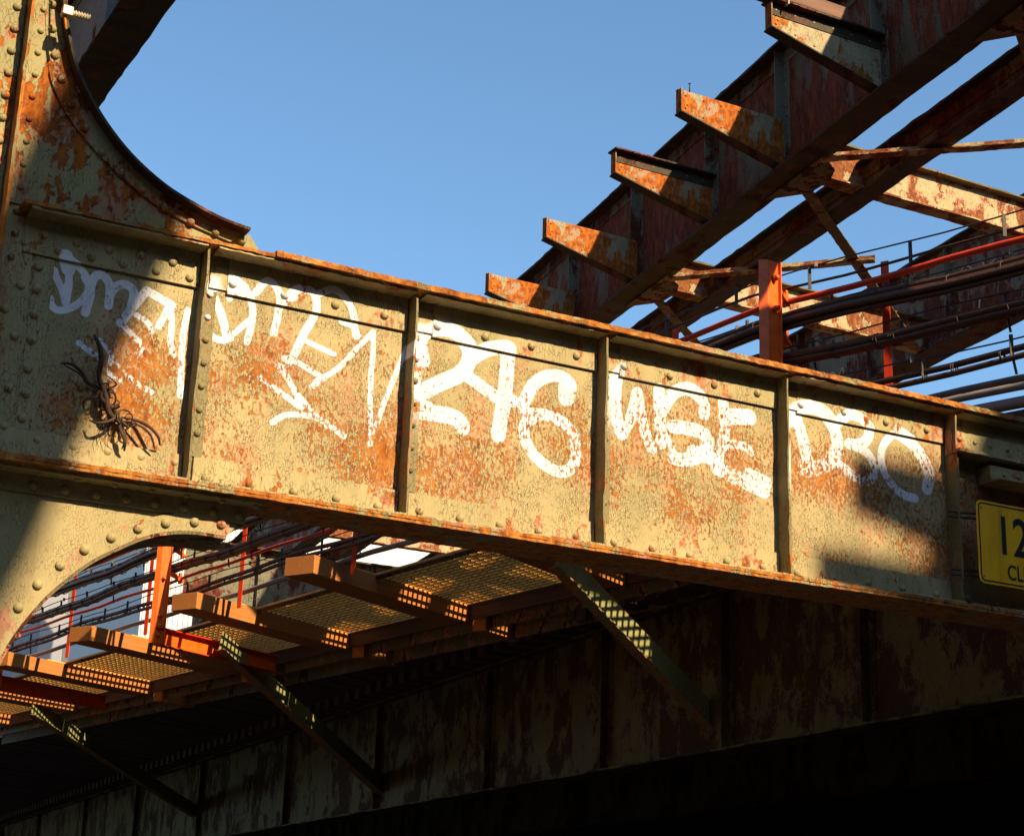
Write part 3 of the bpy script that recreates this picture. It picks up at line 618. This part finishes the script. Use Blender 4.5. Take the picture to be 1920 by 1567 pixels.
span_girder(Frame(pf - np.array([0, 0, 5.7]), 62.8), 'cross_girder', 'olive cross girder seen through the arch behind the orange post', .34, -.17, [1.3, 2.7, 4.1, 5.5], 0, 7.2, 5.7, 6.75, mw='stringer', side=-1)
# laterals
def strut(name, p0, p1, w, h, mat, label, cat='brace', group=None, flat=True, edge=None):
    p0 = np.array(p0, float); p1 = np.array(p1, float)
    o = bpy.data.objects.new(name, None); COL.objects.link(o); o.location = Vector(p0) + Vector((0, 0, EYE)); tag(o, label, cat, group)
    d = Vector(p1 - p0); L = d.length; o.rotation_euler = d.to_track_quat('X', 'Z').to_euler()
    t = MB(); t.rbox(0, L, -w/2, w/2, 0, .012, .002, .06); t.build('flat_leg', M[mat], o)
    t = MB(); t.rbox(0, L, w/2 - .012, w/2, .0125, h, .002, .06); t.build('upright_leg', M[edge or mat], o)
    return o
for k, (s0, s1) in enumerate(((-8.7, -5.03), (-5.03, -1.45), (-1.45, 2.4), (2.4, 6.2), (6.2, 9.8))):
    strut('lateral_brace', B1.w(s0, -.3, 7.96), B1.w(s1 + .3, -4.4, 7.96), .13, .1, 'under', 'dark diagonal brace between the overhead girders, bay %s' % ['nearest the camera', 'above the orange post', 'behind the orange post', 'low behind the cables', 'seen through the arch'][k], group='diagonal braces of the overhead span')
for k, (p, q) in enumerate((((1540,300),(1925,272)), ((1255,524),(1640,490)), ((1480,515),(1500,512)))):
    if k < 2: strut('lateral_brace', onz(*p, 7.93), onz(*q, 7.93), .13, .1, 'beam', ['cream diagonal brace crossing under the stringer at upper right', 'cream diagonal brace beside the orange post'][k], group='diagonal braces of the overhead span')
for k, s in enumerate((-8.7, -5.03, -1.45, 2.4)):
    gf = Frame(B1.w(s, -.36, 7.955), -21.0); t = MB()
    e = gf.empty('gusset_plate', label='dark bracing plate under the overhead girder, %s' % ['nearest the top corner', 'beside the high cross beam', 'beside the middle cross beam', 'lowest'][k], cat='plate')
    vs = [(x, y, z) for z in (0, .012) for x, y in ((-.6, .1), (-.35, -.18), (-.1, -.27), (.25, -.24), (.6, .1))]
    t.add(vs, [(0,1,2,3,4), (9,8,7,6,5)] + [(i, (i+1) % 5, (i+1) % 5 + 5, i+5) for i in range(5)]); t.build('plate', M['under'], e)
# ================================================================== lower deck: walkway, ties, grating, posts, cables
_before = set(bpy.data.objects)
Q = np.array([2.2, 15.1, 0]); wv, wv2, tv = azd(-36), azd(-46.7), azd(33)
def U(u, v, h): return Q + (wv if u > 0 else wv2) * u + tv * v + np.array([0, 0, h])
TA = 33.0
def TF(u, v, h): return Frame(U(u, v, h), TA)       # x inward along the ties, y to the left (farther along the track)
TL = {18.05: 'tan tie farthest left, half hidden by the arch', 14.6: 'tan tie second from the left under the arch', 11.0: 'tan tie just right of the orange post', 7.8: 'large tan tie highest under the tagged girder', 4.4: 'tan tie hidden behind the tagged girder', 21.5: 'tan tie at the left edge of the photo', 25: 'tan tie beyond the left edge'}
for u, lb in TL.items():
    fr = TF(u - .25, -.28, 4.49); e = fr.empty('track_tie', label=lb, cat='tie', group='long tan ties under the walkway')
    t = MB(); t.box(0, 3.45, 0, .47, 0, .235); t.build('timber', M['tie'], e, bevel=.006)
    t = MB(); t.box(.9, 3.4, .02, .45, .2352, .25); t.build('bearing_strip', M['grate'], e)
GLb = {(4.95, 7.5): 'ochre bar grating right of the highest tan tie', (8.1, 10.7): 'ochre bar grating between the two largest tan ties', (11.3, 14.3): 'ochre bar grating below the orange post', (14.9, 17.75): 'ochre bar grating left of the second tie', (18.4, 21.2): 'ochre bar grating at the left edge', (1.9, 4.1): 'ochre bar grating behind the tagged girder', (21.8, 24.8): 'ochre bar grating beyond the left edge'}
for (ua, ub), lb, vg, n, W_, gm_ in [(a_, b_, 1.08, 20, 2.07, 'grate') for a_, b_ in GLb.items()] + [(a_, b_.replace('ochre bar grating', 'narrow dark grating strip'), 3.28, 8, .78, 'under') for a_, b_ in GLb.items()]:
    fr = Frame(U(ua - .45, vg, 4.752), -36); e = fr.empty('walkway_grating', label=lb, cat='grating', group='grating panels of the walkway')
    L = ub - ua + .9; dirt = Vector((fr.loc(fr.p + tv)[0], fr.loc(fr.p + tv)[1], 0)); t = MB()
    for k in range(n):
        o = dirt * (W_ * k / (n - 1)); t.beam((o.x, o.y, 0.0), (o.x + L, o.y, 0.0), .034, .046)
    t.build('bearing_bars', M[gm_], e)
    t = MB(); m = int(L / .17)
    for k in range(m + 1):
        x = L * k / m; t.beam((x, 0, .008), (x + dirt.x * W_, dirt.y * W_, .012), .028, .034)
    t.build('cross_bars', M[gm_], e)
# stringers along the walkway
for v, h, w, hh, m, lb in ((1.02, 4.70, .06, .09, 'under', 'thin dark edge angle of the walkway'), (3.35, 4.62, .12, .22, 'under', 'rusty inner stringer of the walkway'), (3.95, 4.62, .12, .26, 'under', 'second rusty stringer near the dark girder')):
    p = U(.05, v, h); fr = Frame(p, -36); e = fr.empty('walkway_stringer', label=lb, cat='stringer'); t = MB(); t.box(0, 27, -w/2, w/2, 0, .02); t.box(0, 27, -w/2, -w/2 + .014, -hh if v > 2 else -.03, -.0005); t.build('angle', M[m], e)
fr = Frame(U(.05, 3.19, 4.52), -36); e = fr.empty('edge_board', label='dark board closing the gap between gratings and plank decking', cat='board'); t = MB(); t.box(0, 45, -.03, .0, 0, .42); t.build('board', M['deckwood'], e)
# blocks at the inner tie ends
for k, u in enumerate((7.8, 11.0, 14.6, 18.05)):
    fr = TF(u - .55, 3.3, 4.36); t = MB(); t.box(0, .9, 0, .22, 0, .26); o = t.build('tie_block', M['tie']); o.location = Vector(fr.p) + Vector((0, 0, EYE)); o.rotation_euler = (0, 0, math.radians(90 - TA))
    tag(o, 'short tan block at the inner end of the %s' % ['highest tie', 'tie right of the orange post', 'second tie from the left', 'leftmost tie'][k], 'block', 'short blocks at the inner tie ends')
# main orange posts with their channels
PL = {18.6: 'orange post and channel at the left edge below the arch', 12.15: 'orange bolted post standing in the arch opening', -.3: 'orange bolted post rising above the tagged girder on the right', -6.4: 'orange post beyond the right edge'}
for u, lb in PL.items():
    fr = Frame(U(u, -.12, 4.2), -36 + 62) ; fr = Frame(U(u, -.20, 4.2), 52); e = fr.empty('orange_post', label=lb, cat='post', group='orange posts along the walkway edge')
    H = 2.05
    def fl(d0, d1, a, th=.014):
        c, q = math.cos(math.radians(a)), math.sin(math.radians(a)); v = [(c*d0 - q*k, q*d0 + c*k) for k in (0, th)] + [(c*d1 - q*k, q*d1 + c*k) for k in (th, 0)]
        t.add([(x, y, z) for z in (0, H) for x, y in v], [(3, 2, 1, 0), (4, 5, 6, 7)] + [(k, (k+1) % 4, (k+1) % 4 + 4, k + 4) for k in range(4)])
    t = MB(); fl(0, .135, 0); t.build('web_plate', M['orange'], e, bevel=.002)
    t = MB(); fl(-.085, -.001, -48); t.build('side_flange', M['orange'], e, bevel=.002)
    t = MB(); t.box(.136, .148, -.035, .08, 0, H); t.build('edge_flange', M['orange'], e, bevel=.002)
    t = MB()
    for z in (H - .17, H - .47, H - 1.1, .12, .26, .4):
        x = .075 if z > 1 else .05
        t.cut(); t.tube([(x, -.001, z), (x, -.035, z)], .030, 6); t.tube([(x, -.035, z), (x, -.06, z)], .02, 8)
    build_each(t, 'bolt', M['orange'], e)
    t = MB()
    for z in (H - .22, H - .62, H - 1.0, H - 1.4): t.cut(); t.beam((.14, .03, z), (.46, .16, z - .06), .03, .045); t.beam((.14, .03, z + .06), (.40, .2, z + .01), .02, .02); t.beam((.40, .16, z - .10), (.40, .16, z + .06), .05, .03, (1, 0, 0))
    build_each(t, 'cable_arm', M['orange'], e)
    fr2_ = TF(u, -.2, 4.17)
    e2 = fr2_.empty('cantilever_channel', label='red channel beam carrying the ' + lb, cat='beam', group='channel beams under the walkway')
    t = MB(); t.box(0, 2.7, -.006, .006, .013, .247); t.build('web', M['orange'], e2)
    t = MB(); t.box(0, 2.7, -.09, .006, 0, .0125); t.build('lower_flange', M['red'], e2)
    t = MB(); t.box(0, 2.7, -.09, .006, .2475, .26); t.build('upper_flange', M['red'], e2)
# thin posts
for k in range(9):
    u = 22.4 - 3.02 * (k + 1) if k != 7 else -1.32
    fr = TF(u, .30, 4.55); e = fr.empty('rail_post', label='thin flat red post, number %d' % k, cat='post', group='thin rail posts along the walkway')
    lbs = ['thin red post at the far left edge of the arch', 'thin red post left in the arch opening against the sky', 'thin red post beside the grey building edge', 'thin red post right of the thick orange post in the arch', 'thin red post just left of the highest tan tie', 'thin red post hidden behind the tagged girder', 'short orange post tip rising just over the girder edge', 'pinkish thin post right of the thick orange post', 'thin post beyond the right edge']
    e['label'] = lbs[k]
    t = MB(); t.box(-.006, .006, -.036, .036, 0, 1.60); t.build('flat', M['red'], e)
    t = MB(); t.box(.0065, .045, .024, .036, 0, 1.60); t.build('leg', M['orange'], e)
# cables
def run(h, v=0., us=None, sag=.03, seed=0):
    us = us if us is not None else np.arange(27, -7.01, -.5); r_ = np.random.default_rng(seed); ph = r_.random() * 6
    return [tuple(U(u, v + .13, h + sag * math.sin(u * 1.03 + ph) * .5 + .012 * math.sin(u * 2.7 + ph * 2))) for u in us]
def cable_thing(name, h, strands, label, messenger=True, mat='cable', seed=1, clips=True, cat='cable', ring=.05):
    o = bpy.data.objects.new(name, None); COL.objects.link(o); o.location = Vector(U(0, 0, h)) + Vector((0, 0, EYE)); tag(o, label, cat, 'cable runs on the orange posts'); og = np.array(U(0, 0, h))
    rel = lambda P: [tuple(np.array(p) - og) for p in P]
    for k, (dv, dh, r) in enumerate(strands):
        t = MB(); t.tube(rel(run(h + dh, dv, sag=.05, seed=seed)), r, 8); t.build('strand', M[mat], o)
    if messenger:
        t = MB(); t.tube(rel(run(h + .13, strands[0][0] - .01, sag=.02, seed=seed + 5)), .008, 5); t.build('messenger_wire', M['wire'], o)
    if ring:
        t = MB(); r_ = np.random.default_rng(seed + 40)
        for u in np.arange(24, -6, -.45):
            u += r_.normal() * .1; c = Vector(np.array(run(h - .02, -.05, [u], .05, seed)[0]) - og); w3 = Vector(wv if u > 0 else wv2); sd = w3.cross(Vector((0, 0, 1))).normalized()
            t.cut()
            for rep in range(r_.integers(1, 4)):
                cc = c + w3 * (rep * .02 + r_.normal() * .006)
                t.tube([cc + sd * (ring * 1.05 * math.cos(a)) + Vector((0, 0, 1)) * (ring * math.sin(a)) + w3 * (.01 * math.sin(a)) for a in np.linspace(0, 2 * math.pi, 11)], .006, 4)
        build_each(t, 'binding', M['tangle'], o)
    if clips:
        t = MB(); r_ = np.random.default_rng(seed)
        for u in np.arange(24, -6, -.95):
            u += r_.normal() * .12; a = np.array(run(h, strands[0][0] - .02, [u], .05, seed)[0]) - og
            t.cut(); t.beam(a + np.array([0, 0, -.06]), a + np.array([0, 0, .145]), .018, .03, (1, 0, 0))
            if r_.random() < .4:
                t.beam(a + np.array([.01, 0, -.08]), a + np.array([.03, 0, -.2]), .012, .02, (1, 0, 0))
        build_each(t, 'clip', M['wire'], o)
        t = MB()
        for u in np.arange(24, -6, -.95):
            if r_.random() < .5:
                t.cut(); a = np.array(run(h + .13, strands[0][0] - .02, [u], .02, seed + 5)[0]) - og; t.beam(a - np.array([0, 0, .025]), a + np.array([0, 0, .025]), .03, .03, (1, 0, 0))
        build_each(t, 'wire_clip', M['clip'], o)
    return o
cable_thing('cable_bundle', 6.04, [(-.05, 0, .014)], 'thin highest cable with a wire above it, over the red rail', seed=3, ring=0)
cable_thing('cable_bundle', 5.70, [(0.002, 0.047, 0.036), (-0.052, 0.049, 0.031), (-0.094, -0.091, 0.026), (0.026, -0.004, 0.031), (-0.05, -0.024, 0.031), (-0.057, -0.066, 0.039), (-0.038, -0.03, 0.024), (-0.13, -0.044, 0.031), (-0.038, 0.042, 0.024), (-0.04, 0.044, 0.032), (-0.046, 0.027, 0.028), (-0.094, -0.007, 0.024)], 'thickest bundle of dark cables, upper run', seed=8, ring=.088)
cable_thing('cable_bundle', 5.35, [(0.011, -0.04, 0.026), (0.001, 0.015, 0.038), (-0.068, -0.056, 0.035), (-0.089, -0.055, 0.028), (-0.087, -0.0, 0.038), (0.013, -0.023, 0.035), (-0.082, -0.007, 0.026), (-0.006, -0.011, 0.031)], 'dark cable bundle, second thick run', seed=11, ring=.072)
cable_thing('cable_bundle', 4.92, [(-.05, .02, .03), (-.06, -.055, .028), (.03, -.02, .018)], 'dark cable bundle, third and lowest run', seed=17, ring=.05)
t = MB(); og = np.array(U(0, .1, 5.97)); t.tube([tuple(np.array(p) - og) for p in run(5.97, .1, sag=.0)], .030, 10); o = t.build('upper_rail', M['red']); o.location = Vector(og) + Vector((0, 0, EYE)); tag(o, 'round red handrail rising to the right above the girder', 'rail')
t = MB(); og = np.array(U(0, .1, 5.22)); t.tube([tuple(np.array(p) - og) for p in run(5.22, .1, np.arange(27, 1.9, -.5), sag=.0)], .024, 10); o = t.build('lower_rail', M['red']); o.location = Vector(og) + Vector((0, 0, EYE)); tag(o, 'round red rail under the cables in the arch opening', 'rail')
for h, v, r, m, lb in ((4.80, .27, .035, 'conduit', 'grey conduit pipe lying on the tie ends'), ):
    t = MB(); og = np.array(U(0, v, h)); t.tube([tuple(np.array(p) - og) for p in run(h, v, sag=0.)], r, 10); o = t.build('conduit_pipe', M[m]); o.location = Vector(og) + Vector((0, 0, EYE)); tag(o, lb, 'pipe')
for h, v, r, m, lb in ((4.62, -.05, .034, 'conduit', 'grey brown pipe low at the right edge under the cables'), (4.50, .0, .05, 'conduit', 'thicker grey pipe just over the girder at the right edge')):
    t = MB(); P = run(h, v, np.arange(-.6, -7, -.5), sag=0.); og = np.array(P[0]); t.tube([tuple(np.array(p) - og) for p in P], r, 10); o = t.build('conduit_pipe', M[m]); o.location = Vector(og) + Vector((0, 0, EYE)); tag(o, lb, 'pipe')
t = MB(); p = U(-.6, .5, 4.3); q = U(-7, .5, 4.3); t.beam((0, 0, 0), tuple(q - p), .8, .26); o = t.build('deck_fascia', M['deckwood']); o.location = Vector(p) + Vector((0, 0, EYE)); tag(o, 'dark brown deck edge peeking over the girder at far right', 'beam')
# dark plate girder under the deck
D = Frame((2.5, 21.1, 0), -24.3)
XD = [-13, -9.6, -6.3, -3.32, -.54, 2.55, 6.39, 11.24, 16.5, 23.3, 30, 37, 45, 53]
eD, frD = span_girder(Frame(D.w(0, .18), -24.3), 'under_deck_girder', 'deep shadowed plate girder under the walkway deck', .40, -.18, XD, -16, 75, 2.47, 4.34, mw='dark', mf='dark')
# braces from the dark girder out to the walkway edge
for k, (sfoot, hf, top) in enumerate(((-.06, 2.80, U(3.89, 1.16, 4.3)), (11.2, 2.78, U(11.95, 1.05, 4.3)), (24.0, 3.1, U(21.26, 2.0, 4.3)), (-7.2, 2.8, U(-4., .9, 4.3)))):
    a = D.w(sfoot, .02, hf); d = top - a; L = float(np.linalg.norm(d))
    o = bpy.data.objects.new('deck_brace', None); COL.objects.link(o); o.location = Vector(a) + Vector((0, 0, EYE)); dx = Vector(d).normalized()
    yv = Vector((0, 0, 1)).cross(dx).normalized(); zv = dx.cross(yv).normalized(); o.rotation_euler = Matrix((dx, yv, zv)).transposed().to_euler()
    tag(o, ['green diagonal brace right of the gratings, rising to the girder', 'green diagonal brace in the middle with slotted light on it', 'green diagonal brace at lower left with two patches of slotted light', 'green diagonal brace lost in the dark at right'][k], 'brace', 'diagonal braces under the walkway')
    t = MB(); t.box(0, L, -.007, .007, -.02, .28); t.build('channel_web', M['brace'], o)
    t = MB(); t.rbox(0, L, -.07, .09, -.035, -.0205, .002, .08); t.build('lower_flange', M['braceedge'], o)
# shadowed deck over and behind the dark girder
fr = Frame(D.w(-16, .25, 4.36), -24.3)
e = fr.empty('track_deck', label='dark plank deck resting on the shadowed girder', cat='deck')
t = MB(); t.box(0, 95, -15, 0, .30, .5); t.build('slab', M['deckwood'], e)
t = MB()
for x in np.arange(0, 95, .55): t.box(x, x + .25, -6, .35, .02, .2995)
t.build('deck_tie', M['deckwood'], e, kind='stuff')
fr = Frame(U(.05, 4.1, 4.6), TA); e = fr.empty('walkway_deck', label='dark reddish plank decking between the gratings and the shadowed girder', cat='deck')
t = MB(); nD = D.n; k = 0
for u in np.arange(-9, 72, .31):
    a = U(u, 4.1, 4.6); L = -((a - D.p).dot(nD) + 1.0) / tv.dot(nD)
    if L < .3: continue
    p = fr.loc(a); q = fr.loc(a + tv * L); dz = rng.normal() * .008
    t.beam((p[0], p[1], dz), (q[0], q[1], dz), .30, .07)
t.build('planks', M['deckwood'], e)
fr = Frame(D.w(-16, -14.5, -EYE), -24.3); e = fr.empty('brick_wall', label='unlit brick wall far under the deck', cat='wall')
t = MB(); t.box(0, 100, -.4, 0, 0, 6.2); t.build('wall', M['brick'], e)
t = MB(); fr = Frame(D.w(-16.5, -14.5, -EYE), -24.3); t.box(-.4, 0, 0, 15.5, 0, 6.2); e = fr.empty('abutment', label='unlit brick abutment closing the right end of the deck', cat='wall'); t.build('wall', M['brick'], e)
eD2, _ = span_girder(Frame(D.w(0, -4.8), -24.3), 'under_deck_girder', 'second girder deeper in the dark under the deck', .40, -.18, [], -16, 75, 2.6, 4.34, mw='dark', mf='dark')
KL = 1.07                                                            # true distance of the lower deck against its survey
for o in list(bpy.data.objects):
    if o not in _before and o.parent is None:
        o.location = Vector((0, 0, EYE)) + (o.location - Vector((0, 0, EYE))) * KL; o.scale = (KL, KL, KL)
# ================================================================== buildings behind
def facade(az_, p, L, H, mat, name, label, wins, ribs=False):
    fr = Frame((p[0], p[1], -EYE), az_); e = fr.empty(name, label=label, cat='building')
    t = MB(); t.box(0, L, 0, 9, 0, H)
    t.build('wall', M[mat], e)
    t = MB(); t.box(-.1, L + .1, -.1, 9.1, H + .001, H + .35); t.build('roof_edge', M['frame'], e)
    if ribs:
        t = MB()
        for x in np.arange(.1, L, .35): t.box(x, x + .12, -.09, -.001, 0, H - .01)
        t.build('ribs', M[mat], e)
    for x, z, w, h in wins:
        t = MB(); t.box(x, x+w, -.05, -.001, z, z+h); f_ = t.build('window', M['frame'], e)
        t = MB(); t.box(x+.08, x+w-.08, -.07, -.0505, z+.08, z+h-.08); g_ = t.build('pane', M['glass'], f_)
    return fr
a = onz(78, 1150, 16); a = a * (130 / np.linalg.norm(a[:2]))
wins = [(x, z, 1.9, 3.2) for x in np.arange(3.5, 66, 7.4) for z in (9, 14.5, 20., 25.5, 31)]
facade(14, a, 70, 40, 'facade', 'apartment_building', 'plain grey rendered building with dark windows beyond the arch', wins)
a = onz(268, 1100, 16); a = a * (105 / np.linalg.norm(a[:2]))
facade(50, a, 7.5, 36, 'ribbed', 'ribbed_building', 'white vertically ribbed building behind the orange post', [], True)
a = onz(505, 1100, 16); a = a * (150 / np.linalg.norm(a[:2]))
facade(66, a, 60, 48, 'whitewall', 'white_building', 'bright white building glimpsed between the girders behind the ties', [])

# unseen brick rows added behind and beside the camera to cut sky light
def street(az_, x, y, L, H, label, mat='brick'):
    wins = [(q, z, 1.1, 1.8) for q in np.arange(1.5, L - 2, 3.2) for z in np.arange(4.8, H - 2.5, 3.3)]
    return facade(az_, (x, y), L, H, mat, 'sky_block_row', label, wins)
street(0, -14, -25, 58, 20, 'unseen dark brick row added on the left to block sky light')
street(270, 24, -20, 46, 18, 'unseen dark brick row added behind the camera to block sky light')
street(180, 16, 42, 70, 14, 'unseen dark brick row added on the right to block sky light')
